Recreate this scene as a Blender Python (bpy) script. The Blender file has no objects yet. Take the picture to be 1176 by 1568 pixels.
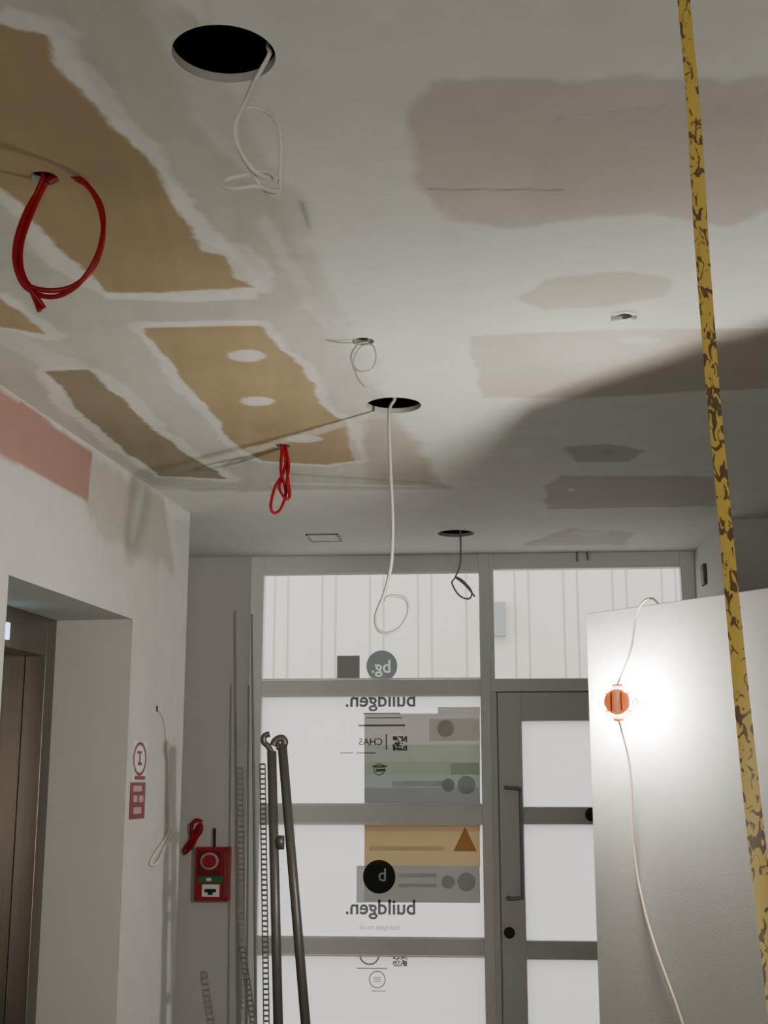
import bpy, math, bmesh
import numpy as np
from mathutils import Vector, Matrix
H=2.9
scn=bpy.context.scene
COL=bpy.context.collection
# ---------------------------------------------------------------- camera
cam=bpy.data.cameras.new('camera'); co=bpy.data.objects.new('camera',cam); COL.objects.link(co)
co.location=(0,0,1.5); co.rotation_euler=(math.radians(102),0,math.radians(4.5))
cam.sensor_fit='VERTICAL'; cam.sensor_height=24; cam.lens=24*1990/1600
cam.clip_start=0.05
scn.camera=co
try:
    scn.view_settings.view_transform='AgX'
    scn.view_settings.look='None'
except Exception: pass
# ------------------------------------------------ site survey (sight-lines met with the real planes)
R=co.rotation_euler.to_matrix(); O=Vector((0,0,1.5))
def ray(u,v): return (R@Vector(((u-588)/1950,(784-v)/1950,-1)))
def hit(u,v,p,n):
    d=ray(u,v); return O+d*((p-O).dot(n)/d.dot(n))
def C(u,v): return hit(u,v,Vector((0,0,H)),Vector((0,0,1)))
def C2(pts): return [tuple(C(*q))[:2] for q in pts]
YW=7.862
def Wp(u,v,dy=0): return hit(u,v,Vector((0,YW+dy,0)),Vector((0,1,0)))
A=C(290,785); ud=(C(0,590)-A).normalized(); nL=Vector((ud.y,-ud.x,0))   # nL points out of the room
def Lp(u,v):
    p=hit(u,v,A,nL); return ((p-A).dot(ud),p.z)
def L3(s,t,z): return Vector((A.x,A.y,0))+ud*s+nL*t+Vector((0,0,z))
PA=Vector((0.333,4.182,0)); dv=Vector((0.66,-0.751,0)).normalized(); nP=Vector((dv.y,-dv.x,0))
if (O-PA).dot(nP)<0: nP=-nP
def Pp(u,v):
    p=hit(u,v,PA,nP); return ((p-PA).dot(dv),p.z)
def PV(s,t,z): return PA+dv*s+nP*t+Vector((0,0,z))
hd=Vector((-0.0785,0.9969,0)); hr=Vector((0.9969,0.0785,0))
# ---------------------------------------------------------------- materials
def mat(name,col,rough=0.6,metal=0.0,noise=0.0,nscale=20,bump=0.0,emit=None,es=0,spec=0.3,stretch=None):
    m=bpy.data.materials.new(name); m.use_nodes=True; nt=m.node_tree; b=nt.nodes['Principled BSDF']
    b.inputs['Base Color'].default_value=(*col,1); b.inputs['Roughness'].default_value=rough; b.inputs['Metallic'].default_value=metal
    b.inputs['Specular IOR Level'].default_value=spec
    tc=nt.nodes.new('ShaderNodeTexCoord')
    if noise>0 or bump>0:
        n=nt.nodes.new('ShaderNodeTexNoise'); n.inputs['Scale'].default_value=nscale; n.inputs['Detail'].default_value=5
        if stretch:
            mp=nt.nodes.new('ShaderNodeMapping'); mp.inputs['Scale'].default_value=stretch
            nt.links.new(tc.outputs['Object'],mp.inputs['Vector']); nt.links.new(mp.outputs[0],n.inputs['Vector'])
        else: nt.links.new(tc.outputs['Object'],n.inputs['Vector'])
        if noise>0:
            mx=nt.nodes.new('ShaderNodeMix'); mx.data_type='RGBA'
            mx.inputs[6].default_value=(*[x*(1-noise) for x in col],1); mx.inputs[7].default_value=(*[min(1,x*(1+noise)) for x in col],1)
            nt.links.new(n.outputs['Fac'],mx.inputs[0]); nt.links.new(mx.outputs[2],b.inputs['Base Color'])
        if bump>0:
            bp=nt.nodes.new('ShaderNodeBump'); bp.inputs['Strength'].default_value=bump; bp.inputs['Distance'].default_value=0.002
            nt.links.new(n.outputs['Fac'],bp.inputs['Height']); nt.links.new(bp.outputs['Normal'],b.inputs['Normal'])
    if emit: b.inputs['Emission Color'].default_value=(*emit,1); b.inputs['Emission Strength'].default_value=es
    return m
def mat_vcol(name,rough=0.75):
    m=bpy.data.materials.new(name); m.use_nodes=True; nt=m.node_tree; b=nt.nodes['Principled BSDF']
    a=nt.nodes.new('ShaderNodeVertexColor'); a.layer_name='Col'
    tc=nt.nodes.new('ShaderNodeTexCoord')
    n=nt.nodes.new('ShaderNodeTexNoise'); n.inputs['Scale'].default_value=6; n.inputs['Detail'].default_value=8; n.inputs['Roughness'].default_value=0.65
    nt.links.new(tc.outputs['Object'],n.inputs['Vector'])
    mr=nt.nodes.new('ShaderNodeMapRange'); mr.inputs['From Min'].default_value=0.3; mr.inputs['From Max'].default_value=0.7
    mr.inputs['To Min'].default_value=0.94; mr.inputs['To Max'].default_value=1.04
    nt.links.new(n.outputs['Fac'],mr.inputs['Value'])
    mm=nt.nodes.new('ShaderNodeVectorMath'); mm.operation='SCALE'
    nt.links.new(a.outputs['Color'],mm.inputs[0]); nt.links.new(mr.outputs['Result'],mm.inputs['Scale'])
    nt.links.new(mm.outputs[0],b.inputs['Base Color'])
    b.inputs['Roughness'].default_value=rough; b.inputs['Specular IOR Level'].default_value=0.25
    n2=nt.nodes.new('ShaderNodeTexNoise'); n2.inputs['Scale'].default_value=9; n2.inputs['Detail'].default_value=6
    nt.links.new(tc.outputs['Object'],n2.inputs['Vector'])
    bp=nt.nodes.new('ShaderNodeBump'); bp.inputs['Strength'].default_value=0.3; bp.inputs['Distance'].default_value=0.005
    nt.links.new(n2.outputs['Fac'],bp.inputs['Height']); nt.links.new(bp.outputs['Normal'],b.inputs['Normal'])
    return m
def mat_trans(name,col):
    m=bpy.data.materials.new(name); m.use_nodes=True; nt=m.node_tree; nt.nodes.remove(nt.nodes['Principled BSDF'])
    o=nt.nodes['Material Output']; t=nt.nodes.new('ShaderNodeBsdfTranslucent'); d=nt.nodes.new('ShaderNodeBsdfDiffuse')
    t.inputs['Color'].default_value=(*col,1); d.inputs['Color'].default_value=(*[c*0.5 for c in col],1)
    mx=nt.nodes.new('ShaderNodeMixShader'); mx.inputs[0].default_value=0.15
    nt.links.new(t.outputs[0],mx.inputs[1]); nt.links.new(d.outputs[0],mx.inputs[2]); nt.links.new(mx.outputs[0],o.inputs['Surface'])
    return m
def mat_glass(name):
    m=bpy.data.materials.new(name); m.use_nodes=True; nt=m.node_tree; nt.nodes.remove(nt.nodes['Principled BSDF'])
    o=nt.nodes['Material Output']; t=nt.nodes.new('ShaderNodeBsdfTransparent'); d=nt.nodes.new('ShaderNodeBsdfGlossy')
    t.inputs['Color'].default_value=(.93,.93,.93,1); d.inputs['Roughness'].default_value=0.02
    mx=nt.nodes.new('ShaderNodeMixShader'); mx.inputs[0].default_value=0.05
    nt.links.new(t.outputs[0],mx.inputs[1]); nt.links.new(d.outputs[0],mx.inputs[2]); nt.links.new(mx.outputs[0],o.inputs['Surface'])
    return m
M_ceil=mat_vcol('plastered_ceiling'); M_wallp=mat_vcol('plastered_wall')
M_wall=mat('painted_wall',(.51,.505,.48),.7,noise=.04,nscale=4,bump=.15)
M_void=mat('ceiling_void_dark',(.02,.018,.016),.9)
M_board=mat('plasterboard_edge',(.42,.41,.38),.8)
M_frame=mat('aluminium_frame',(.76,.76,.74),.45,noise=.03)
M_film=mat_trans('frosted_film',(.90,.91,.93)); M_glass=mat_glass('clear_glass')
M_white=mat('white_cable',(.66,.65,.60),.45); M_whited=mat('grey_cable',(.30,.29,.29),.5)
M_red=mat('red_cable',(.30,.004,.012),.4); M_orange=mat('orange_plastic',(.80,.14,.02),.4,emit=(1,.22,.05),es=.55)  # orange emission stands in for bulb light glowing through the guard
M_black=mat('black_plastic',(.02,.02,.02),.5); M_dark=mat('dark_steel',(.10,.096,.09),.4,metal=.4)
M_steel=mat('brushed_steel',(.34,.31,.265),.26,metal=1,noise=.35,nscale=3,stretch=(9,9,.12))
M_floor=mat('floor_screed',(.28,.27,.25),.8,noise=.15,nscale=3)
M_panel=mat('panel_paint',(.38,.378,.36),.5,noise=.02,nscale=200,bump=.2)
# ---------------------------------------------------------------- mesh helpers
def link(me,name,mats,smooth=False):
    o=bpy.data.objects.new(name,me); COL.objects.link(o)
    for m in (mats if isinstance(mats,(list,tuple)) else [mats]): me.materials.append(m)
    if smooth:
        for p in me.polygons: p.use_smooth=True
    return o
class MB:
    def __init__(s): s.v=[]; s.f=[]; s.mi=[]
    def box(s,o,ux,uy,a0,a1,b0,b1,z0,z1,mi=0):
        i=len(s.v); o=Vector(o); ux=Vector(ux); uy=Vector(uy)
        for z in (z0,z1):
            for a,b in ((a0,b0),(a1,b0),(a1,b1),(a0,b1)):
                s.v.append(tuple(o+ux*a+uy*b+Vector((0,0,z))))
        for f in ((0,3,2,1),(4,5,6,7),(0,1,5,4),(1,2,6,5),(2,3,7,6),(3,0,4,7)):
            s.f.append(tuple(i+k for k in f)); s.mi.append(mi)
    def wbox(s,x0,x1,y0,y1,z0,z1,mi=0): s.box((0,0,0),(1,0,0),(0,1,0),x0,x1,y0,y1,z0,z1,mi)
    def tube(s,pts,r,n=8,mi=0,flat=1.0,closed=False):
        pts=[Vector(p) for p in pts]; base=len(s.v); N=len(pts); up=None
        for k,p in enumerate(pts):
            t=(pts[min(k+1,N-1)]-pts[max(k-1,0)])
            if closed: t=pts[(k+1)%N]-pts[k-1]
            t.normalize()
            if up is None:
                up=Vector((0,0,1)) if abs(t.z)<.9 else Vector((1,0,0))
            a=(up-t*up.dot(t)).normalized(); b=t.cross(a); up=a
            for j in range(n):
                th=2*math.pi*j/n; s.v.append(tuple(p+a*math.cos(th)*r+b*math.sin(th)*r*flat))
        K=N if closed else N-1
        for k in range(K):
            k2=(k+1)%N
            for j in range(n):
                s.f.append((base+k*n+j,base+k*n+(j+1)%n,base+k2*n+(j+1)%n,base+k2*n+j)); s.mi.append(mi)
        if not closed:
            s.f.append(tuple(base+j for j in range(n))[::-1]); s.mi.append(mi)
            s.f.append(tuple(base+(N-1)*n+j for j in range(n))); s.mi.append(mi)
    def disc(s,c,ax,ay,rx,ry,n=32,mi=0,depth=0,nn=None):
        c=Vector(c); ax=Vector(ax); ay=Vector(ay); i=len(s.v)
        for j in range(n):
            th=2*math.pi*j/n; s.v.append(tuple(c+ax*math.cos(th)*rx+ay*math.sin(th)*ry))
        s.f.append(tuple(range(i,i+n))); s.mi.append(mi)
        if depth:
            nn=Vector(nn)
            for j in range(n): s.v.append(tuple(Vector(s.v[i+j])-nn*depth))
            for j in range(n): s.f.append((i+j,i+n+j,i+n+(j+1)%n,i+(j+1)%n)); s.mi.append(mi)
    def ring(s,c,ax,ay,r0,r1,n=40,mi=0,k=1.0):
        c=Vector(c); ax=Vector(ax); ay=Vector(ay); i=len(s.v)
        for j in range(n):
            th=2*math.pi*j/n
            for r in (r0,r1): s.v.append(tuple(c+ax*math.cos(th)*r*k+ay*math.sin(th)*r))
        for j in range(n):
            a=i+2*j; b=i+2*((j+1)%n); s.f.append((a,a+1,b+1,b)); s.mi.append(mi)
    def make(s,name,mats,smooth=False):
        me=bpy.data.meshes.new(name); me.from_pydata(s.v,[],s.f); me.update()
        o=link(me,name,mats,smooth)
        for p,m in zip(me.polygons,s.mi): p.material_index=m
        return o
def spline(pts,sub=8,closed=False):
    pts=[Vector(p) for p in pts]; out=[]; N=len(pts)
    for k in range(N if closed else N-1):
        g=(lambda i: pts[i%N]) if closed else (lambda i: pts[max(0,min(N-1,i))])
        p0,p1,p2,p3=g(k-1),g(k),g(k+1),g(k+2)
        for j in range(sub):
            t=j/sub
            out.append(.5*((2*p1)+(p2-p0)*t+(2*p0-5*p1+4*p2-p3)*t*t+(3*p1-p0-3*p2+p3)*t**3))
    if not closed: out.append(pts[-1])
    return out
def bevel(o,w,seg=2):
    m=o.modifiers.new('bevel','BEVEL'); m.width=w; m.segments=seg; m.limit_method='ANGLE'; return o
def parent(ch,p):
    for c in ch:
        c.parent=p
    return p
def empty(name):
    e=bpy.data.objects.new(name,None); e.empty_display_size=.1; COL.objects.link(e); return e
# ---------------------------------------------------------------- procedural painting in metres
def vnoise(x,y,scale,seed):
    r=np.random.RandomState(seed); G=r.rand(256,256)*2-1
    X=x*scale+57.3; Y=y*scale+91.7
    xi=np.floor(X).astype(int); yi=np.floor(Y).astype(int); fx=X-xi; fy=Y-yi
    fx=fx*fx*(3-2*fx); fy=fy*fy*(3-2*fy)
    g=lambda a,b: G[a%256,b%256]
    return (g(xi,yi)*(1-fx)+g(xi+1,yi)*fx)*(1-fy)+(g(xi,yi+1)*(1-fx)+g(xi+1,yi+1)*fx)*fy
def sdpoly(x,y,P):
    n=len(P); d=np.full(x.shape,1e9); inside=np.zeros(x.shape,bool)
    for i in range(n):
        x0,y0=P[i]; x1,y1=P[(i+1)%n]; ex,ey=x1-x0,y1-y0
        t=np.clip(((x-x0)*ex+(y-y0)*ey)/(ex*ex+ey*ey+1e-12),0,1)
        d=np.minimum(d,np.hypot(x-x0-ex*t,y-y0-ey*t))
        c=((y0>y)!=(y1>y)); xx=x0+(y-y0)*ex/(ey if abs(ey)>1e-9 else 1e-9); inside^=(c&(x<xx))
    return np.where(inside,-d,d)
def paint(x,y,base,layers):
    col=np.tile(np.array(base)[None,:],(len(x),1))
    for k,(P,c,soft,amp,grow,op) in enumerate(layers):
        sd=sdpoly(x,y,P)-grow+amp*(vnoise(x,y,3.5,k*5+1)*.5+vnoise(x,y,9,k*3+1)*.55+vnoise(x,y,25,k*3+2)*.3+vnoise(x,y,60,k*3+3)*.15)
        a=np.clip((soft-sd)/(2*soft),0,1); a=(a*a*(3-2*a)*op)[:,None]
        col=col*(1-a)+np.array(c)[None,:]*a
    return col
def gridmesh(name,rects,to3,base,layers,mat_,holes=(),post=None):
    V=[];F=[]
    off=0
    for (a0,a1,b0,b1,res) in rects:
        na=max(1,int(round((a1-a0)/res))); nb=max(1,int(round((b1-b0)/res)))
        a=np.linspace(a0,a1,na+1); b=np.linspace(b0,b1,nb+1); AA,BB=np.meshgrid(a,b)
        AA=AA.ravel(); BB=BB.ravel()
        i,j=np.meshgrid(np.arange(na),np.arange(nb)); i=i.ravel(); j=j.ravel(); q=j*(na+1)+i
        F4=np.stack([q,q+1,q+na+2,q+na+1],1)
        if res<0.1:
            for (hx,hy,hr_) in holes:
                fc=AA[F4].mean(1); gc=BB[F4].mean(1)
                ins=np.hypot(fc-hx,gc-hy)<hr_
                rem=F4[ins]; F4=F4[~ins]
                bv=np.intersect1d(np.unique(rem),np.unique(F4))
                dx=AA[bv]-hx; dy=BB[bv]-hy; dd=np.hypot(dx,dy)+1e-9
                AA[bv]=hx+dx/dd*hr_; BB[bv]=hy+dy/dd*hr_
        V.append(np.stack([AA,BB],1)); F.append(F4+off); off+=len(AA)
    V=np.concatenate(V); F=np.concatenate(F)
    used=np.unique(F); remap=-np.ones(len(V),int); remap[used]=np.arange(len(used)); V=V[used]; F=remap[F]
    W3=to3(V[:,0],V[:,1])
    me=bpy.data.meshes.new(name); me.vertices.add(len(V)); me.vertices.foreach_set('co',W3.astype(np.float32).ravel())
    me.loops.add(F.size); me.loops.foreach_set('vertex_index',F.astype(np.int32).ravel())
    me.polygons.add(len(F)); me.polygons.foreach_set('loop_start',(np.arange(len(F))*4).astype(np.int32))
    me.update(calc_edges=True); me.validate()
    ca=me.color_attributes.new('Col','FLOAT_COLOR','POINT')
    col=paint(V[:,0],V[:,1],base,layers)
    if post is not None: col=post(V[:,0],V[:,1],col)
    ca.data.foreach_set('color',np.concatenate([col,np.ones((len(col),1))],1).astype(np.float32).ravel())
    return link(me,name,mat_)
# ---------------------------------------------------------------- CEILING
WHITE=(.66,.665,.63); SKIM=(.46,.452,.41); BAND=(.64,.635,.60); TAN=(.35,.27,.16); PINKG=(.46,.425,.395); BEI=(.47,.44,.375)
T1=C2([(-260,0),(0,40),(70,55),(85,95),(125,135),(165,185),(210,235),(250,290),(285,335),(290,365),(345,385),(375,410),(390,440),(280,447),(165,450),(140,425),(105,395),(70,360),(45,320),(0,285),(-260,180)])
T1b=C2([(-120,400),(0,458),(30,480),(70,512),(0,500),(-120,485)])
T2=C2([(215,500),(395,497),(425,535),(460,560),(485,590),(490,620),(530,650),(555,705),(500,712),(400,705),(360,680),(320,630),(285,590),(255,545),(235,520)])
T3=C2([(75,570),(135,567),(175,600),(230,650),(275,690),(345,733),(245,728),(190,690),(120,630)])
SK=C2([(-400,-60),(215,-40),(250,60),(290,170),(370,260),(440,310),(470,400),(520,500),(580,600),(640,700),(690,748),(300,752),(200,735),(-200,560),(-500,300)])
SK2=C2([(215,0),(290,170),(370,260),(440,310),(470,400),(500,480),(540,500),(470,370),(455,300),(370,150),(300,20)])
def ell(cx,cy,w,h,n=14): return C2([(cx+w/2*math.cos(2*math.pi*i/n),cy+h/2*math.sin(2*math.pi*i/n)) for i in range(n)])
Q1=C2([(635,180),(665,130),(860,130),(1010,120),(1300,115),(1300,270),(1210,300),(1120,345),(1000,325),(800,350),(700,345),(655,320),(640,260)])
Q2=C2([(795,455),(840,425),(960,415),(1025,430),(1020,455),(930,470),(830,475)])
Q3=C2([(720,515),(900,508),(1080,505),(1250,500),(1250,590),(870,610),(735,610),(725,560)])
Q4=C2([(865,685),(930,678),(985,690),(965,708),(880,708)])
Q5=C2([(835,780),(835,745),(860,728),(1095,730),(1095,775)])
Q6=C2([(800,835),(870,808),(970,815),(960,835)])
Q7=C2([(555,640),(600,640),(640,680),(665,712),(655,742),(560,742)])
layers=[
 (SK,SKIM,.03,.03,0,.85),
 (SK2,(.55,.545,.505),.02,.03,0,.8),
 (C2([(395,300),(420,340),(440,390),(480,440),(500,500),(470,470),(430,400),(400,350)]),BAND,.012,.03,0,.7),
 (C2([(430,385),(520,480),(600,580),(580,590),(500,520),(430,420)]),(.57,.56,.52),.012,.03,0,.6),
 (T1,BAND,.010,.04,.05,.9),(T2,BAND,.010,.03,.045,.85),(T3,BAND,.010,.035,.05,.8),(T1b,BAND,.010,.03,.045,.85),
 (C2([(60,40),(90,60),(140,130),(225,230),(310,340),(395,430),(380,445),(290,370),(200,260),(100,130)]),(.68,.68,.65),.010,.03,.01,.9),
 (C2([(0,500),(60,530),(150,560),(230,640),(330,720),(300,740),(180,640),(60,560),(0,530)]),(.6,.6,.57),.012,.04,0,.6),
 (C2([(-100,540),(0,590),(120,670),(240,745),(330,745),(230,752),(100,680),(-100,570)]),(.56,.555,.525),.008,.01,0,.7),
 (T1,TAN,.006,.022,0,1),(T1b,TAN,.006,.02,0,1),(T2,TAN,.006,.02,0,1),(T3,(.27,.23,.16),.006,.02,0,1),
 (Q7,(.40,.36,.29),.03,.03,0,.7),
 (C2([(160,447),(300,452),(395,440),(395,458),(300,463),(160,458)]),(.70,.70,.67),.006,.008,0,.9),
 (C2([(215,494),(395,491),(400,498),(215,502)]),(.70,.70,.67),.005,.006,0,.9),
 (C2([(300,365),(345,375),(380,405),(395,440),(355,425),(340,395),(305,385)]),(.70,.70,.67),.008,.02,0,.8),
 (ell(378,545,58,18),BAND,.008,.01,0,.95),(ell(394,614,54,15),BAND,.008,.01,0,.95),(ell(465,672,58,12),BAND,.01,.01,0,.8),
 (C2([(310,705),(400,680),(560,635),(562,641),(400,690),(320,712)]),BAND,.012,.02,0,.5),
 (C2([(540,650),(560,700),(556,712),(545,712),(530,652)]),BAND,.01,.01,0,.6),
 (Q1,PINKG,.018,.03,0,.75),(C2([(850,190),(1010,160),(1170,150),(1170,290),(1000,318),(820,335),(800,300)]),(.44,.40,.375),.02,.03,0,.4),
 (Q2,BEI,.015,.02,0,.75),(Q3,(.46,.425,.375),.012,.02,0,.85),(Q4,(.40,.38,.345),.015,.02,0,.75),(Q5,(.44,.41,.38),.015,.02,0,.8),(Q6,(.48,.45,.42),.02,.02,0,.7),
 (ell(980,521,60,10),WHITE,.015,.01,0,.6),(ell(905,431,70,10),(.41,.39,.34),.02,.01,0,.4),(ell(875,750,14,5),WHITE,.006,.004,0,.9),(ell(905,815,60,12),WHITE,.01,.01,0,.5),(ell(932,692,30,6),(.30,.28,.26),.008,.01,0,.5),
 (C2([(655,289),(862,290),(862,292),(655,291)]),(.26,.22,.19),.0035,.0,0.0005,.8),
 (C2([(845,182),(1020,160),(1020,161),(845,183)]),(.3,.27,.25),.003,.0,0.0,.5),
 (C2([(455,305),(468,310),(476,350),(470,350),(462,325)]),(.26,.27,.25),.008,.01,0,.85),
 (C2([(430,723),(660,738),(660,741),(430,727)]),(.36,.33,.28),.006,.004,0.001,.7),
 (C2([(415,738),(660,744),(660,747),(415,742)]),BAND,.006,.004,0.002,.7),
]
SKn=SK
def trowel(x,y,col):
    # streaky trowel marks in the joint compound
    a=np.clip(-sdpoly(x,y,SKn)/.1,0,1)
    s=vnoise(x*3.2+y*.6,y*.55-x*.1,4,91)*.5+vnoise(x*7+y,y*.9,5,92)*.35+vnoise(x,y,5,93)*.35
    return np.clip(col*(1+(a*.11*s)[:,None]),0,1)
def hole(u,v,uw):
    a=C(u-uw/2,v); b=C(u+uw/2,v); m=(a+b)/2; return (m.x,m.y,(b-a).length/2)
BIG=[hole(343,84,158),hole(603,621,84),hole(698,817,56)]
SM=[hole(955,484,26),hole(556,523,34),hole(68,273,44),hole(431,683,26)]
holes=BIG+SM
fx0,fx1,fy0,fy1=-2.0,2.2,1.75,YW+.06
ceil=gridmesh('ceiling',[(fx0,fx1,fy0,fy1,.0095),(-3.6,fx0,-2.1,fy1,1),(fx1,3.4,-2.1,fy1,1),(fx0,fx1,-2.1,fy0,1)],
   lambda a,b:np.stack([a,b,np.full_like(a,H)],1),WHITE,layers,M_ceil,holes,trowel)
mb=MB()
for (x,y,r) in holes:
    n=64; i=len(mb.v)
    for zz,rr in ((H,r*1.0),(H+.020,r*1.0),(H+.020,r*1.25+.02)):
        for j in range(n):
            th=2*math.pi*j/n; mb.v.append((x+rr*math.cos(th),y+rr*math.sin(th),zz))
    for k in range(2):
        for j in range(n):
            mb.f.append((i+k*n+j,i+k*n+(j+1)%n,i+(k+1)*n+(j+1)%n,i+(k+1)*n+j)); mb.mi.append(0)
rim=mb.make('hole_rim',[M_board]); rim.parent=ceil
mb=MB(); mb.wbox(-3.65,3.45,-2.15,YW+.12,3.35,3.4); mb.wbox(-3.65,-3.6,-2.15,YW+.12,2.9,3.35); mb.wbox(3.4,3.45,-2.15,YW+.12,2.9,3.35)
mb.wbox(-3.65,3.45,-2.15,-2.1,2.9,3.35); mb.wbox(-3.65,3.45,YW+.07,YW+.12,2.9,3.35)
v=mb.make('ceiling_void',[M_void]); v.parent=ceil
mb=MB()
for (x,y,r) in BIG[1:]: mb.wbox(x+.25*r,x+.25*r+.05,y-.4,y+.4,H+.12,H+.15)
j=mb.make('ceiling_channel',[M_steel]); j.parent=ceil
# ---------------------------------------------------------------- FLOOR + plain walls
mb=MB(); mb.wbox(-3.65,3.45,-2.15,YW+.12,-.1,0); mb.make('floor',[M_floor])
mb=MB(); mb.wbox(-3.65,3.45,-2.2,-2.1,0,H); mb.make('wall_back',[M_wall])
fl=Wp(385,853).x; fr=Wp(1062,840).x
yR=C(1095,795).y
mb=MB(); mb.wbox(-3.65,fl,YW,YW+.12,0,H); mb.make('wall_window_side',[M_wall])
mb=MB(); mb.wbox(-3.65,-3.6,-2.1,YW,0,H); mb.make('wall_left_alcove',[M_wall])
mb=MB(); mb.wbox(fr,3.4,yR,YW+.12,0,H); bevel(mb.make('wall_right_return',[M_wall]),.004)
mb=MB(); mb.wbox(3.4,3.45,-2.1,YW+.12,0,H); mb.make('wall_right',[M_wall])
# ---------------------------------------------------------------- LEFT WALL with lift opening
s1,zh=Lp(202,948); s2,_=Lp(12,878)
d=ray(80,948); q=O+d*((zh-1.5)/d.z); trec=(q-A).dot(nL)
trec=max(.2,min(.6,trec)); S9=8.4
WP=(.61,.605,.57)
pk=[Lp(*q) for q in [(-60,550),(0,592),(140,692),(134,768),(0,697),(-60,660)]]
gy=[Lp(*q) for q in [(138,692),(250,765),(262,870),(235,865),(150,815),(133,768)]]
gy2=[Lp(*q) for q in [(248,760),(292,787),(288,800),(258,790)]]
lay=[(gy,(.42,.405,.36),.03,.05,0,.7),(pk,(.36,.20,.165),.006,.008,0,.92),(gy2,(.7,.7,.68),.01,.01,0,.9)]
base_t=-.004
def toL(a,b):
    o=np.array(L3(0,base_t,0)); return o[None,:]+a[:,None]*np.array(ud)[None,:]+b[:,None]*np.array([0,0,1.])[None,:]
wl=gridmesh('wall_left',[(0,s1,0,H,.016),(s1,s2,zh,H,.016),(s2,S9,0,H,.03)],toL,WP,lay,M_wallp)
mb=MB(); o0=(A.x,A.y,0)
mb.box(o0,ud,nL,0,s1,base_t+.001,1.75,0,H-.001); mb.box(o0,ud,nL,s1,s2,base_t+.001,trec,zh,H-.001); mb.box(o0,ud,nL,s2,S9,base_t+.001,1.75,0,H-.001)
mb.box(o0,ud,nL,s1,s2,trec+.6,trec+.65,0,H-.001)
b=mb.make('wall_core',[mat('wall_core_paint',(.47,.465,.44),.7,noise=.04,nscale=4)]); b.parent=wl
# lift
mb=MB(); dz=2.06; f=.10
mb.box(o0,ud,nL,s1,s1+f,trec-.0,trec+.1,0,zh,0); mb.box(o0,ud,nL,s2-f,s2,trec,trec+.1,0,zh,0); mb.box(o0,ud,nL,s1+f,s2-f,trec,trec+.1,dz,zh,0)
mb.box(o0,ud,nL,s1+f,s1+f+.25*(s2-s1-2*f)+.1,trec+.10,trec+.13,0,dz+.02,1)
mb.box(o0,ud,nL,s1+f+.25*(s2-s1-2*f)+.09,s2-f,trec+.14,trec+.17,0,dz+.02,1)
mb.box(o0,ud,nL,s1+f,s2-f,trec+.2,trec+.25,0,zh,2)
M_sf=mat('lift_frame_steel',(.24,.22,.195),.34,metal=.9,noise=.15,nscale=3,stretch=(6,6,.2))
lift=mb.make('lift_door',[M_sf,M_steel,M_black]); bevel(lift,.003)
mb=MB(); p0=None
# indicator: small glowing plate on the lift header, near the left edge of the opening
dI=ray(8,965); qI=O+dI*((A+nL*(trec-.01)-O).dot(nL)/dI.dot(nL)); sd_=(qI-A).dot(ud); zd=qI.z
mb.box(o0,ud,nL,sd_-.04,sd_+.06,trec-.012,trec-.002,zd-.035,zd+.035,0)
ld=mb.make('lift_indicator',[mat('indicator_glow',(.1,.3,.4),.3,emit=(.35,.8,1),es=3)]); ld.parent=lift
# ---------------------------------------------------------------- WINDOW WALL
def X(u,v=1100): return Wp(u,v).x
def Z(v,u=588): return Wp(u,v).z
def sheet(mb,x0,x1,y,z0,z1,mi=0):
    i=len(mb.v); mb.v+=[(x0,y,z0),(x1,y,z0),(x1,y,z1),(x0,y,z1)]; mb.f.append((i,i+1,i+2,i+3)); mb.mi.append(mi)
xl0,xl1=X(403,960),X(734,960)
xr0,xr1=X(757,960),X(1043,900)
zt1=Z(876,720); zt0=Z(1040)
rows=[(Z(1232),Z(1065)),(Z(1436),Z(1261)),(Z(1650),Z(1463))]
D0,D1=YW+.0,YW+.07
M_edge_hl=mat('frame_edge_highlight',(.85,.85,.85),.5)  # pale strips paint a white highlight along the frame edges
mb=MB()
mb.wbox(fl,xl0,D0,D1,0,H); mb.wbox(xl0,xl1,D0,D1,zt1,H); mb.wbox(xl1,xr0-.03,D0-.01,D1,0,H)
bars=[zt0]+[z for r in rows for z in (r[1],r[0])]
for k in range(0,len(bars),2):
    hi=bars[k]; lo=bars[k+1] if k+1<len(bars) else 0
    if hi>lo: mb.wbox(xl0,xl1,D0,D1,lo,hi)
mb.wbox(xl0,xl1,D0,D1,0,.10)
for (a,c_) in [(zt0,zt1)]+rows:
    a=max(a,.1)
    for z in (a,c_-.008): mb.wbox(xl0,xl1,D0-.006,D0,z,z+.008,1)
w1=bevel(mb.make('window_1',[M_frame,M_edge_hl]),.003,1)
mb=MB(); sheet(mb,xl0,xl1,YW+.038,zt0,zt1); g=mb.make('glass_pane',[M_glass]); g.parent=w1
mb=MB()
for a,c_ in rows: sheet(mb,xl0,xl1,YW+.037,max(a,.1),c_)
g=mb.make('frosted_pane',[M_film]); g.parent=w1
zdt=Z(1060)
mb=MB(); mb.wbox(xr0-.03,xr0,D0,D1,zt0-.0,H); mb.wbox(xr1,fr,D0,D1,0,H); mb.wbox(xr0,xr1,D0,D1,Z(870,900),H); mb.wbox(xr0-.03,xr1,D0,D1,zdt,zt0)
w2=bevel(mb.make('window_2',[M_frame]),.003,1)
mb=MB(); sheet(mb,xr0,xr1,YW+.038,zt0,Z(870,900)); g=mb.make('glass_pane',[M_glass]); g.parent=w2
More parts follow.
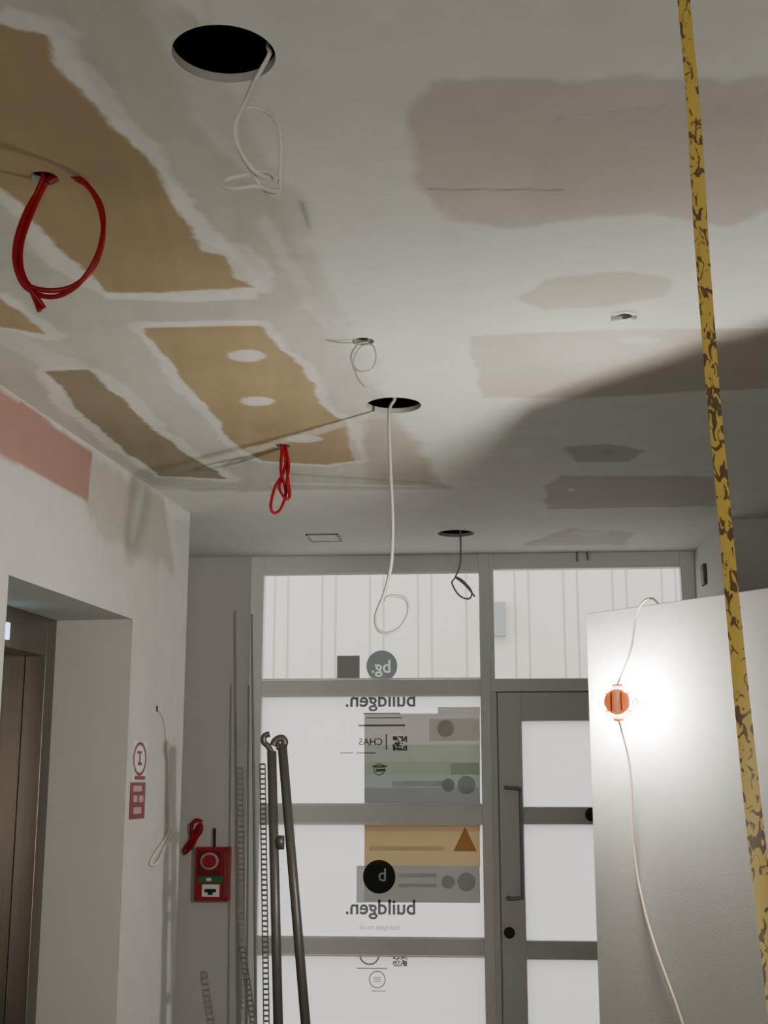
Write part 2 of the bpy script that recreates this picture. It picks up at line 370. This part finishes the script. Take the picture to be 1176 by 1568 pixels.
# door
dl=X(764,1200); dr=xr1-.01; gl=X(801,1200); gr=dr-.15; drow=[(Z(1235),Z(1105)),(Z(1438),Z(1262)),(Z(1660),Z(1467))]
mb=MB(); mb.wbox(xr0-.03,dl-.006,D0-.01,D1,0,zdt)
mb.wbox(dl,gl,D0-.005,D1-.014,.02,zdt-.006); mb.wbox(gr,dr,D0-.005,D1-.014,.02,zdt-.006)
bb=[zdt-.006]+[z for r in drow for z in (r[1],r[0])]
for k in range(0,len(bb),2):
    hi=bb[k]; lo=bb[k+1] if k+1<len(bb) else .02
    if hi>lo: mb.wbox(gl,gr,D0-.005,D1-.014,lo,hi)
mb.wbox(gl,gr,D0-.005,D1-.014,.02,.12)
mb.wbox(dl-.02,dl+.02,D1-.012,D1+.004,0,zdt,0); mb.wbox(dl,dr,D1-.012,D1+.004,zdt-.03,zdt,0)
door=bevel(mb.make('door_1',[mat('door_frame_grey',(.66,.66,.65),.45)]),.003,1)
mb=MB()
for a,c_ in drow: sheet(mb,gl,gr,YW+.03,max(a,.12),c_)
g=mb.make('frosted_pane',[M_film]); g.parent=door
mb=MB(); hx=X(797,1290); h0,h1=Z(1373),Z(1206)
yh=YW-.085
mb.tube(spline([(hx-.08,YW-.004,h1),(hx-.075,yh,h1),(hx,yh,h1-.01),(hx+.005,yh,h1-.06),(hx+.005,yh,h0+.06),(hx,yh,h0+.01),(hx-.075,yh,h0),(hx-.08,YW-.004,h0)],8),.012,10)
hnd=mb.make('pull_handle',[mat('handle_steel',(.25,.25,.25),.35,metal=.7)],True); hnd.parent=door
mb=MB(); c=Wp(780,1428); mb.disc((c.x,YW-.02,c.z),(1,0,0),(0,0,1),.032,.032,24,0,.02,(0,-1,0)); c=Wp(905,1247); mb.disc((c.x,YW-.025,c.z),(1,0,0),(0,0,1),.035,.04,24,0,.03,(0,-1,0))
lk=mb.make('door_lock',[M_black]); lk.parent=door
# ---------------------------------------------------------------- window stickers (on the glass, facing the street)
YS=YW+.033
M_sd=mat_trans('sticker_dark',(.10,.10,.105)); M_sg=mat_trans('sticker_grey',(.35,.37,.36)); M_sw=mat('sticker_white',(.9,.9,.9),.6,emit=(.8,.82,.82),es=.35)
stick=[]
def text(body,u,v,wpx,m,name='lettering',y=YS-.003,off=.0006):
    cu=bpy.data.curves.new(name,'FONT'); cu.body=body; cu.align_x='CENTER'; cu.align_y='CENTER'; cu.size=.1; cu.resolution_u=3
    o=bpy.data.objects.new(name,cu); COL.objects.link(o); bpy.context.view_layer.update()
    w=(X(u+wpx/2,v)-X(u-wpx/2,v)); s=w/max(o.dimensions.x,1e-4)
    o.rotation_euler=(math.pi/2,0,math.pi); o.scale=(s,s,s); p=Wp(u,v); o.location=(p.x,y,p.z); cu.materials.append(m); cu.offset=off
    stick.append(o); return o
def rect(mb,u0,v0,u1,v1,mi=0,y=YS):
    um,vm=(u0+u1)/2,(v0+v1)/2
    sheet(mb,X(u0,vm),X(u1,vm),y,Z(v1,um),Z(v0,um),mi)
def circ(mb,u,v,r,mi=0,y=YS-.001):
    p=Wp(u,v); rr=X(u+r,v)-X(u,v); mb.disc((p.x,y,p.z),(1,0,0),(0,0,1),rr,rr,40,mi)
# 0-12 base inks, 13-15 print laid over a coloured band (seen through it)
cols=[(.09,.09,.085),(.11,.135,.13),(.30,.285,.26),(.22,.23,.195),(.18,.215,.155),(.20,.22,.21),(.15,.155,.15),(.33,.255,.135),(.55,.36,.22),(.20,.20,.18),(.045,.05,.05),(.16,.17,.155),(.30,.21,.13),(.62,.62,.60),(.78,.78,.75),(.45,.45,.43)]
ms=[mat_trans('poster_%d'%i,c_) for i,c_ in enumerate(cols)]
mb=MB()
rect(mb,515,1003,550,1038,0); circ(mb,584,1019,24,1)
rect(mb,670,1082,735,1092,2)
rect(mb,557,1092,735,1140,2); rect(mb,557,1140,735,1166,3); rect(mb,557,1166,735,1186,4); rect(mb,557,1186,735,1206,5); rect(mb,557,1206,735,1232,6)
rect(mb,557,1261,735,1273,12); rect(mb,557,1273,735,1326,7); rect(mb,557,1326,735,1383,9)
rect(mb,545,1326,557,1383,2)
y1_=YS-.0008
rect(mb,657,1100,733,1134,14,y1_); rect(mb,690,1168,733,1186,14,y1_); rect(mb,600,1196,690,1204,14,y1_); rect(mb,565,1296,680,1303,14,y1_); rect(mb,610,1338,668,1344,14,y1_); rect(mb,610,1354,668,1359,14,y1_)
for (cx_,cy_,rr_) in [(682,1115,13),(714,1202,14),(686,1202,10),(714,1351,14),(686,1351,10)]: circ(mb,cx_,cy_,rr_,13,YS-.0015)
circ(mb,580,1343,25,10,YS-.002)
i=len(mb.v)
for (u,v_) in [(712,1266),(694,1304),(730,1304)]:
    p=Wp(u,v_); mb.v.append((p.x,YS-.0015,p.z))
mb.f.append((i,i+1,i+2)); mb.mi.append(8)
for (u0,v0,u1,v1) in [(555,1091,612,1093),(560,1098,615,1099.5),(548,1109,620,1112),(545,1152,575,1153.5),(520,1152,540,1153.5),(569,1172,592,1174),(575,1178,590,1180),(590,1124,592,1148),(545,1483,592,1485),(568,1518,590,1519.5)]:
    rect(mb,u0,v0,u1,v1,11,YS-.002)
r2=np.random.RandomState(3)
for (u,v_) in [(612,1138),(612,1471)]:
    for a in range(11):
        for b_ in range(11):
            corner=(a<3 or a>7) and (b_<3 or b_>7)
            if r2.rand()<(.8 if corner else .5): rect(mb,u-11+a*2,v_-11+b_*2 if v_<1300 else v_-8+b_*1.6,u-9+a*2,v_-9+b_*2 if v_<1300 else v_-6.4+b_*1.6,6,YS-.002)
for (u,v_,r_) in [(580,1178,9),(577,1501,13)]:
    p=Wp(u,v_); k=X(u+1,v_)-X(u,v_); mb.ring((p.x,YS-.002,p.z),(1,0,0),(0,0,1),r_*k*.85,r_*k,32,5)
    for e in (-3,0,3): rect(mb,u-6,v_+e-.7,u+6,v_+e+.7,5,YS-.002)
p=Wp(565,1462); k=X(1,1462)-X(0,1462); mb.ring((p.x,YS-.002,p.z),(1,0,0),(0,0,1),13*k,15.5*k,32,6)
po=mb.make('safety_sign_poster',ms)
text('buildgen.',582,1072,106,M_sd,off=.0022); text('bg.',583,1021,28,M_sw,y=YS-.004,off=.0015)
text('CHAS',567,1136,36,M_sd,off=.0012); text('buildgen.',582,1391,106,M_sd,off=.0022); text('buildgen.co.uk',580,1421,62,M_sg,off=.0008); text('b',585,1341,11,mat('sticker_midgrey',(.5,.5,.5),.6),y=YS-.004)
for s_ in stick: s_.parent=po
# ---------------------------------------------------------------- EXTERIOR
mb=MB(); yf=YW+4.2; x=-6; k=0
prof=[]
while x<7:
    wdt=.13 if k%2 else .33
    prof+= [(x,0,0),(x+wdt-.026,0,1),(x+wdt-.018,.012,1),(x+wdt-.008,.012,1),(x+wdt,0,0)]; x+=wdt; k+=1
i=len(mb.v)
for (px_,py_,_) in prof:
    mb.v.append((px_,yf+py_,0)); mb.v.append((px_,yf+py_,7.5))
for k in range(len(prof)-1): mb.f.append((i+2*k,i+2*k+2,i+2*k+3,i+2*k+1)); mb.mi.append(prof[k][2])
p=hit(766,950,Vector((0,yf,0)),Vector((0,1,0))); mb.wbox(p.x-.06,p.x+.05,yf-.12,yf-.03,p.z-.16,p.z+.16,2)
mb.make('facade_cladding',[mat('cladding_cream',(.68,.625,.565),.6,noise=.05,nscale=3,stretch=(3,1,.3)),mat('cladding_groove',(.60,.54,.48),.6),mat('fitting_grey',(.3,.3,.3),.5)])
mb=MB(); mb.wbox(-8,8,YW+.13,yf+1,-.3,-.001); mb.make('pavement',[mat('paving',(.5,.5,.5),.8,noise=.1)])
# ---------------------------------------------------------------- PANEL + LAMP
mb=MB(); mb.box(PA,dv,nP,0,2.2,-.04,0,0,2.04); bevel(mb.make('hoarding_panel',[M_panel]),.002)
ls,lz=Pp(968,1077); lo=.064
lc=PV(ls,lo,lz)
mb=MB(); rc=.046
bm=bmesh.new(); bmesh.ops.create_uvsphere(bm,u_segments=20,v_segments=12,radius=.034)
for v_ in bm.verts: v_.co=v_.co+lc
me=bpy.data.meshes.new('bulb'); bm.to_mesh(me); bm.free()
bulb=link(me,'bulb',[mat('lamp_glow',(1,1,1),.5,emit=(1.0,.945,.835),es=4300)],True)
for k in range(8):
    th=math.pi*k/8
    ax=(dv*math.cos(th)+nP*math.sin(th))
    mb.tube([lc+ax*(rc*math.cos(a))+Vector((0,0,rc*1.05*math.sin(a))) for a in [2*math.pi*j/36 for j in range(36)]],.0022,6,0,closed=True)
for hz in (-.026,.026):
    rr=math.sqrt(rc*rc-hz*hz); mb.tube([lc+dv*(rr*math.cos(a))+nP*(rr*math.sin(a))+Vector((0,0,hz)) for a in [2*math.pi*j/36 for j in range(36)]],.0028,6,0,closed=True)
mb.tube([lc+Vector((0,0,.042)),lc+Vector((0,0,.056))],.016,16); mb.tube([lc-Vector((0,0,.056)),lc-Vector((0,0,.042))],.016,16)
sd_x=Vector((.95,-.3,0)).normalized(); front=Vector((-.2,-.98,0.02)).normalized()
for sg in (-1,1):
    cc=lc+sd_x*sg*(rc+.006); mb.tube([cc+sd_x*(.009*math.cos(a))+Vector((0,0,.009*math.sin(a))) for a in [2*math.pi*j/20 for j in range(20)]],.0035,6,closed=True)
# solid moulded front of the guard
nr,na_=7,32; i0=len(mb.v)
for a in range(nr+1):
    ph=math.radians(54)*a/nr
    for b_ in range(na_):
        th=2*math.pi*b_/na_; mb.v.append(tuple(lc+(front*math.cos(ph)+(sd_x*math.cos(th)+Vector((0,0,math.sin(th))))*math.sin(ph))*(rc+.003)))
for a in range(nr):
    for b_ in range(na_):
        mb.f.append((i0+a*na_+b_,i0+a*na_+(b_+1)%na_,i0+(a+1)*na_+(b_+1)%na_,i0+(a+1)*na_+b_)); mb.mi.append(0)
# pale moulded strip down the middle of the guard
mb.tube([lc+front*(rc+.004)*math.cos(a)+Vector((0,0,(rc+.004)*math.sin(a))) for a in [math.radians(-40+8*j) for j in range(11)]],.007,8,1)
for sg in (-1,1):
    mb.tube([lc+(front*math.cos(a)+Vector((0,0,math.sin(a)))+sd_x*sg*.32).normalized()*(rc+.004) for a in [math.radians(-35+7*j) for j in range(11)]],.0025,8,2)
cage=mb.make('cage',[M_orange,mat('guard_strip',(.6,.3,.2),.5,emit=(1,.5,.3),es=.35),mat('guard_groove',(.4,.05,.01),.5)],True)  # strip emission also stands in for bulb glow through the plastic
mb=MB()
t0=.012
def PC(u,v,t): s,z=Pp(u,v); return PV(s,t,z)
ptop=2.04
s_,_=Pp(988,927)
mb.tube(spline([PV(s_+.04,-.06,1.5),PV(s_+.04,-.055,1.95),PV(s_+.02,-.03,ptop+.012),PV(s_,.008,ptop+.012),PC(978,950,.014),PC(975,1000,.03),PV(ls,lo,lz+.055)],8),.0035,8)
mb.tube(spline([PV(ls,lo,lz-.055),PC(969,1120,.05),PC(972,1180,.02),PC(975,1300,t0),PC(988,1380,t0),PC(1008,1450,t0),PC(1050,1568,t0),PC(1080,1680,t0),PV(1.0,.05,.01)],8),.0038,8)
cord=mb.make('cord',[mat('lamp_cord',(.72,.60,.48),.5)],True)
lampe=empty('festoon_work_lamp'); parent([bulb,cage,cord],lampe)
# unseen area light added behind the viewpoint as soft fill for the interior
la=bpy.data.lights.new('fill_light','AREA'); la.shape='RECTANGLE'; la.size=1.2; la.size_y=.8; la.energy=56; la.color=(1,.95,.88)
lo_=bpy.data.objects.new('fill_light',la); COL.objects.link(lo_); lo_.location=(.6,-1.7,1.3); lo_.rotation_euler=(math.radians(86),0,math.radians(6))
# ---------------------------------------------------------------- CABLES
def hplane(hu,hv):
    p0=C(hu,hv)
    return lambda u,v,off=0: hit(u,v,p0,hd)+hd*off
def cable(name,hu,hv,pts,r,m,loop=.02,top=True,extra=()):
    f_=hplane(hu,hv); P=[]
    for k,q in enumerate(pts): P.append(f_(q[0],q[1],loop*math.sin(k*1.1)))
    if top:
        a=P[0].copy(); P=[a+Vector((.05,.03,.16)),a+Vector((0,0,max(.03,H+.03-a.z)))]+P
    mb=MB(); mb.tube(spline(P,8),r,8)
    for ex in extra:
        mb.tube(spline([f_(u,v,loop*math.cos(k*1.3)) for k,(u,v) in enumerate(ex)],8),r,8)
    return mb.make(name,[m],True)
cable('white_cable_coil',395,95,[(413,82),(398,100),(385,125),(376,158),(362,200),(368,235),(385,262),(408,288),(427,290),(430,272),(432,225),(424,190),(405,165),(380,157),(366,175),(366,225),(385,262),(405,272),(424,268),(429,285),(415,292),(395,292),(365,295),(342,284),(348,268),(375,263),(410,265),(426,282)],.0048,M_white)
cable('red_cable_coil',68,275,[(66,272),(45,315),(30,365),(28,405),(42,437),(75,447),(112,437),(142,405),(157,360),(152,315),(130,282),(95,268),(72,275),(48,320),(33,370),(34,410),(45,440),(58,458),(66,470)],.0062,M_red,.012,
      extra=[[(70,270),(42,318),(27,370),(26,410),(40,440),(78,452),(118,437),(148,400),(159,355),(153,312),(128,278),(95,270),(75,282)],[(40,430),(52,455),(62,478)]])
cable('white_cable_coil',556,523,[(565,522),(548,525),(537,545),(548,568),(568,568),(576,550),(570,528),(552,530),(541,555),(548,580),(558,594),(566,598)],.0034,M_white,.015)
cable('white_cable_drop',603,621,[(604,612),(596,630),(597,700),(601,790),(600,850),(596,880),(588,910),(576,940),(578,962),(592,970),(612,962),(625,938),(621,917),(600,912),(588,918)],.0065,mat('offwhite_cable',(.42,.40,.365),.5),.01)
cable('grey_cable_drop',698,817,[(705,815),(705,860),(697,884),(692,893),(703,912),(718,917),(722,905),(708,888),(698,884),(712,896),(727,914)],.0055,M_whited,.01)
cable('red_cable_bundle',431,683,[(431,680),(438,705),(441,735),(444,758),(438,765),(428,748),(433,735),(437,755),(430,778),(420,786),(415,775),(422,745),(433,725),(438,700)],.0065,M_red,.012,
      extra=[[(436,680),(442,710),(440,740),(444,760)],[(432,680),(430,720),(436,742)]])
cable('grey_cable_stub',893,845,[(900,858),(898,841),(890,838),(884,846),(884,860)],.007,M_whited,.0,top=True)
mb=MB()
def LC(u,v,t): s,z=Lp(u,v); return L3(s,-t,z)
mb.tube(spline([LC(240,1083,-.02),LC(241,1088,.010),LC(250,1110,.012),(LC(254,1160,.012)),LC(255,1215,.012),LC(255,1268,.012),LC(248,1285,.015),LC(234,1305,.015),LC(226,1322,.015),LC(233,1322,.02),LC(245,1300,.02),LC(256,1272,.02)],8),.0048,8)
mb.disc(LC(239,1085,.006),ud,(0,0,1),.016,.016,16,1)
mb.make('white_wall_cable',[M_white,M_black],True)
# ---------------------------------------------------------------- SIGNS on left wall
def lrect(mb,u0,v0,u1,v1,t,mi,dt=.002):
    a,zt=Lp((u0+u1)/2,v0); _,zb=Lp((u0+u1)/2,v1); s0,_=Lp(u0,(v0+v1)/2); s1_,_=Lp(u1,(v0+v1)/2)
    mb.box((A.x,A.y,0),ud,nL,min(s0,s1_),max(s0,s1_),-t-dt,-t,zb,zt,mi)
M_sw2=mat('sign_white',(.72,.70,.72),.4); M_sr=mat('sign_red',(.20,.018,.03),.4)
mb=MB(); lrect(mb,202,1135,222,1196,.0045,0)
s,z=Lp(212,1162); mb.ring(L3(s,-.0075,z),ud,(0,0,1),.062,.077,36,1,k=1.15)
lrect(mb,208,1150,215,1154,.0066,1,.001); lrect(mb,211,1154,213,1168,.0066,1,.001); lrect(mb,209,1167,215,1172,.0066,1,.001)
lrect(mb,204,1188,220,1194,.0066,1,.001)
mb.make('lift_warning_sign',[M_sw2,M_sr])
mb=MB(); lrect(mb,197,1198,220,1254,.0045,0)
for (a,b_,c_,d_) in [(202,1203,215,1212),(202,1218,208,1228),(211,1218,217,1228),(202,1236,214,1246)]: lrect(mb,a,b_,c_,d_,.0066,1,.001)
mb.make('fire_action_sign',[M_sr,mat('sign_pictogram',(.5,.32,.33),.4)])
# ---------------------------------------------------------------- FIRE ALARM CALL POINT
c0=Wp(328,1337); wv=.103; hv_=.155
def fb(mb,x0,x1,z0,z1,y0,y1,mi): mb.wbox(c0.x+x0,c0.x+x1,YW-y1,YW-y0,c0.z+z0,c0.z+z1,mi)
mb=MB(); fb(mb,-wv,wv,-hv_,hv_,0,.07,0)
fb(mb,-.082,.055,-.01,.135,.07,.08,4); fb(mb,-.082,.07,-.05,-.012,.07,.079,2); fb(mb,-.055,.05,-.13,-.06,.07,.078,1)
mb.disc((c0.x-.012,YW-.09,c0.z+.075),(1,0,0),(0,0,1),.055,.05,32,3,.012,(0,-1,0))
mb.disc((c0.x-.012,YW-.102,c0.z+.075),(1,0,0),(0,0,1),.042,.038,32,0,.014,(0,-1,0))
fb(mb,-.04,.03,-.105,-.085,.078,.0785,5); fb(mb,-.02,.01,-.12,-.105,.078,.0785,5); fb(mb,-.03,.0,-.04,-.022,.079,.0795,1)
fb(mb,.075,.1,-.13,.13,.07,.085,6)
mb.tube([(c0.x+.005,YW-.035,c0.z+hv_),(c0.x+.003,YW-.035,c0.z+hv_+.11)],.008,10,5)
fa=mb.make('fire_alarm_call_point',[mat('alarm_red',(.34,.018,.025),.35),mat('alarm_white',(.7,.7,.7),.4),mat('alarm_green',(.03,.16,.07),.4),mat('alarm_grey',(.35,.35,.35),.4),mat('alarm_darkred',(.19,.012,.02),.35),M_black,mat('alarm_side',(.25,.05,.05),.5)]); bevel(fa,.006)
mb=MB()
f_=lambda u,v,o=.03: Wp(u,v)-Vector((0,o,0))
mb.tube(spline([f_(310,1258,-.01),f_(300,1256),f_(294,1275),f_(297,1292),f_(286,1306),f_(284,1300),f_(294,1285),f_(308,1262),f_(310,1272),f_(298,1288)],8),.009,8)
mb.tube(spline([f_(308,1256,.01),f_(296,1262,.05),f_(298,1280,.05),f_(290,1300,.04),f_(300,1284,.05),f_(310,1266,.05),f_(303,1284,.05),f_(296,1300,.05)],8),.009,8)
mb.make('red_cable_tail',[M_red],True)
mb=MB(); c=hit(1080,880,Vector((fr,0,0)),Vector((1,0,0))); mb.wbox(fr-.02,fr,c.y-.05,c.y+.05,c.z-.06,c.z+.06); bevel(mb.make('wall_sensor',[mat('sensor_grey',(.12,.12,.12),.5)]),.004)
q=[C(468,818),C(512,817),C(523,827),C(478,829)]
mb=MB()
x0,x1,y0,y1=q[0].x,q[2].x,q[0].y-.0,q[3].y
for (a,b_,c_,d_) in [(x0,x1,y0,y0+.012),(x0,x1,y1-.012,y1),(x0,x0+.012,y0,y1),(x1-.012,x1,y0,y1)]: mb.wbox(a,b_,min(c_,d_),max(c_,d_),H-.006,H)
mb.wbox(x0,x1,min(y0,y1),max(y0,y1),H-.003,H-.001,1)
mb.make('ceiling_access_hatch',[mat('hatch_edge',(.3,.3,.3),.5),mat('hatch_lid',(.6,.6,.58),.6)])
mb=MB(); (x,y,r)=SM[0]; mb.ring((x,y,H-.002),(1,0,0),(0,1,0),r*.97,r*1.7,40,0); mb.tube([(x-r*1.5,y,H-.006),(x-r*.2,y,H-.002)],.010,8,1); mb.tube([(x+r*.9,y,H-.004),(x+r*1.5,y,H-.006)],.008,8,1)
mb.make('downlight_ring',[mat('ring_white',(.75,.75,.72),.5),M_board])
# ---------------------------------------------------------------- LADDER
def ldr(u,v,dep): return hit(u,v,O+hd*dep,hd)
mb=MB(); dep=5.6
def rail(pu,pl,dep,w=.021):
    a=ldr(*pu,dep); b=ldr(*pl,dep); dirn=(b-a); t=-a.z/dirn.z+0; b=a+dirn*t
    mb.tube([a,b],w,8,0,1.0)
for dd in (0,.34):
    rail((416,1150),(426,1568),dep+dd); rail((432,1140),(468,1568),dep+dd)
    k=dep+dd
    mb.tube(spline([ldr(416,1152,k),ldr(410,1142,k),ldr(404,1136,k),ldr(405,1127,k),ldr(413,1124,k)],6),.013,8)
    mb.tube(spline([ldr(418,1142,k),ldr(422,1134,k),ldr(431,1130,k),ldr(436,1136,k),ldr(432,1144,k),ldr(424,1142,k)],6),.016,8)
for (pa,pb) in (((416,1150),(426,1568)),((432,1140),(468,1568))):
    for k in range(6):
        z=.15+.25*k
        A1=ldr(*pa,dep); B1=ldr(*pb,dep); t=(z-A1.z)/(B1.z-A1.z); p=A1+(B1-A1)*t
        A2=ldr(*pa,dep+.34); B2=ldr(*pb,dep+.34); t=(z-A2.z)/(B2.z-A2.z); p2=A2+(B2-A2)*t
        mb.tube([p,p2],.016,8)
c=ldr(428,1290,dep); mb.tube([c-hr*.01,c+hr*.02],.03,10)
mb.make('folding_ladder',[M_dark],True)
# ---------------------------------------------------------------- angle beads leaning in the corner
def bead(name,pu,pl,dep0,w,m):
    a=ldr(*pu,dep0); b=ldr(*pl,dep0); t=-a.z/(b.z-a.z); b=a+(b-a)*t
    mb=MB(); L_=(b-a).length; dr_=(b-a).normalized(); pr=hr
    for off in (-w/2,w/2):
        mb.tube([a+pr*off,b+pr*off],w*.13,4)
    n=int(L_/.028)
    for k in range(n):
        p=a+dr_*(k*.028); mb.tube([p-pr*w/2,p+pr*w/2],.006,4)
    return mb.make(name,[m])
M_bead=mat('galvanised_bead',(.27,.27,.26),.4,metal=.2)
bead('perforated_angle_bead',(402,1170),(408,1568),7.5,.030,M_bead)
bead('perforated_angle_bead',(371,1450),(388,1568),7.3,.028,M_bead)
for (pu,pl,w) in (((386,940),(392,1568),.008),((381,1050),(378,1568),.006)):
    mb=MB(); a=ldr(*pu,7.6); b=ldr(*pl,7.6); b=a+(b-a)*(-a.z/(b.z-a.z)); mb.tube([a,b],w,6); mb.make('corner_trim_strip',[M_bead])
# ---------------------------------------------------------------- TAPE
def tp(u,v): return hit(u,v,O+hd*1.6,hd)
pts=[tp(1047,0),tp(1062,170),tp(1075,380),tp(1092,600),tp(1107,760),tp(1127,980),tp(1146,1170),tp(1160,1300),tp(1190,1560)]
top=pts[0]+(pts[0]-pts[1])*((H-pts[0].z)/(pts[0].z-pts[1].z)); bot=pts[-1]+(pts[-1]-pts[-2])*((.002-pts[-1].z)/(pts[-1].z-pts[-2].z))
sp=spline([top]+pts+[bot],40)
me=bpy.data.meshes.new('measuring_tape'); V=[];F=[];uv=[]; dist=0
for k,p in enumerate(sp):
    if k: dist+=(sp[k]-sp[k-1]).length
    tw=.35*math.sin(dist*2.3)+.15*math.sin(dist*7); d_=(hr*math.cos(tw)+hd*math.sin(tw))*.0105
    V+= [p-d_,p+hd*.0015,p+d_]; uv+= [(0,dist),(.5,dist),(1,dist)]
for k in range(len(sp)-1): F+= [(3*k,3*k+1,3*k+4,3*k+3),(3*k+1,3*k+2,3*k+5,3*k+4)]
me.from_pydata([tuple(v_) for v_ in V],[],F); ul=me.uv_layers.new(name='UVMap')
for l in me.loops: ul.data[l.index].uv=uv[l.vertex_index]
M_tape=bpy.data.materials.new('tape_yellow'); M_tape.use_nodes=True; nt=M_tape.node_tree; bs=nt.nodes['Principled BSDF']
u_=nt.nodes.new('ShaderNodeUVMap')
def nz(scale,detail,dist_):
    mp=nt.nodes.new('ShaderNodeMapping'); mp.inputs['Scale'].default_value=scale
    n_=nt.nodes.new('ShaderNodeTexNoise'); n_.inputs['Scale'].default_value=1.0; n_.inputs['Detail'].default_value=detail; n_.inputs['Distortion'].default_value=dist_
    n_.noise_dimensions='2D'; nt.links.new(u_.outputs[0],mp.inputs['Vector']); nt.links.new(mp.outputs[0],n_.inputs['Vector']); return n_.outputs['Fac']
n1=nz((2.0,52,1),2.5,1.0); n2_=nz((.4,7,1),1,0)
ad=nt.nodes.new('ShaderNodeMath'); ad.operation='MULTIPLY_ADD'; nt.links.new(n2_,ad.inputs[0]); ad.inputs[1].default_value=.4; nt.links.new(n1,ad.inputs[2])
cr=nt.nodes.new('ShaderNodeValToRGB'); cr.color_ramp.elements[0].position=.735; cr.color_ramp.elements[0].color=(.42,.30,.055,1); cr.color_ramp.elements[1].position=.79; cr.color_ramp.elements[1].color=(.08,.05,.022,1)
nt.links.new(ad.outputs[0],cr.inputs[0]); nt.links.new(cr.outputs[0],bs.inputs['Base Color']); bs.inputs['Roughness'].default_value=.5
link(me,'measuring_tape',[M_tape],True)
# ---------------------------------------------------------------- WORLD (overcast daylight outside)
w=bpy.data.worlds.new('overcast'); scn.world=w; w.use_nodes=True; bg=w.node_tree.nodes['Background']; bg.inputs[0].default_value=(.99,.985,.97,1); bg.inputs[1].default_value=3.0
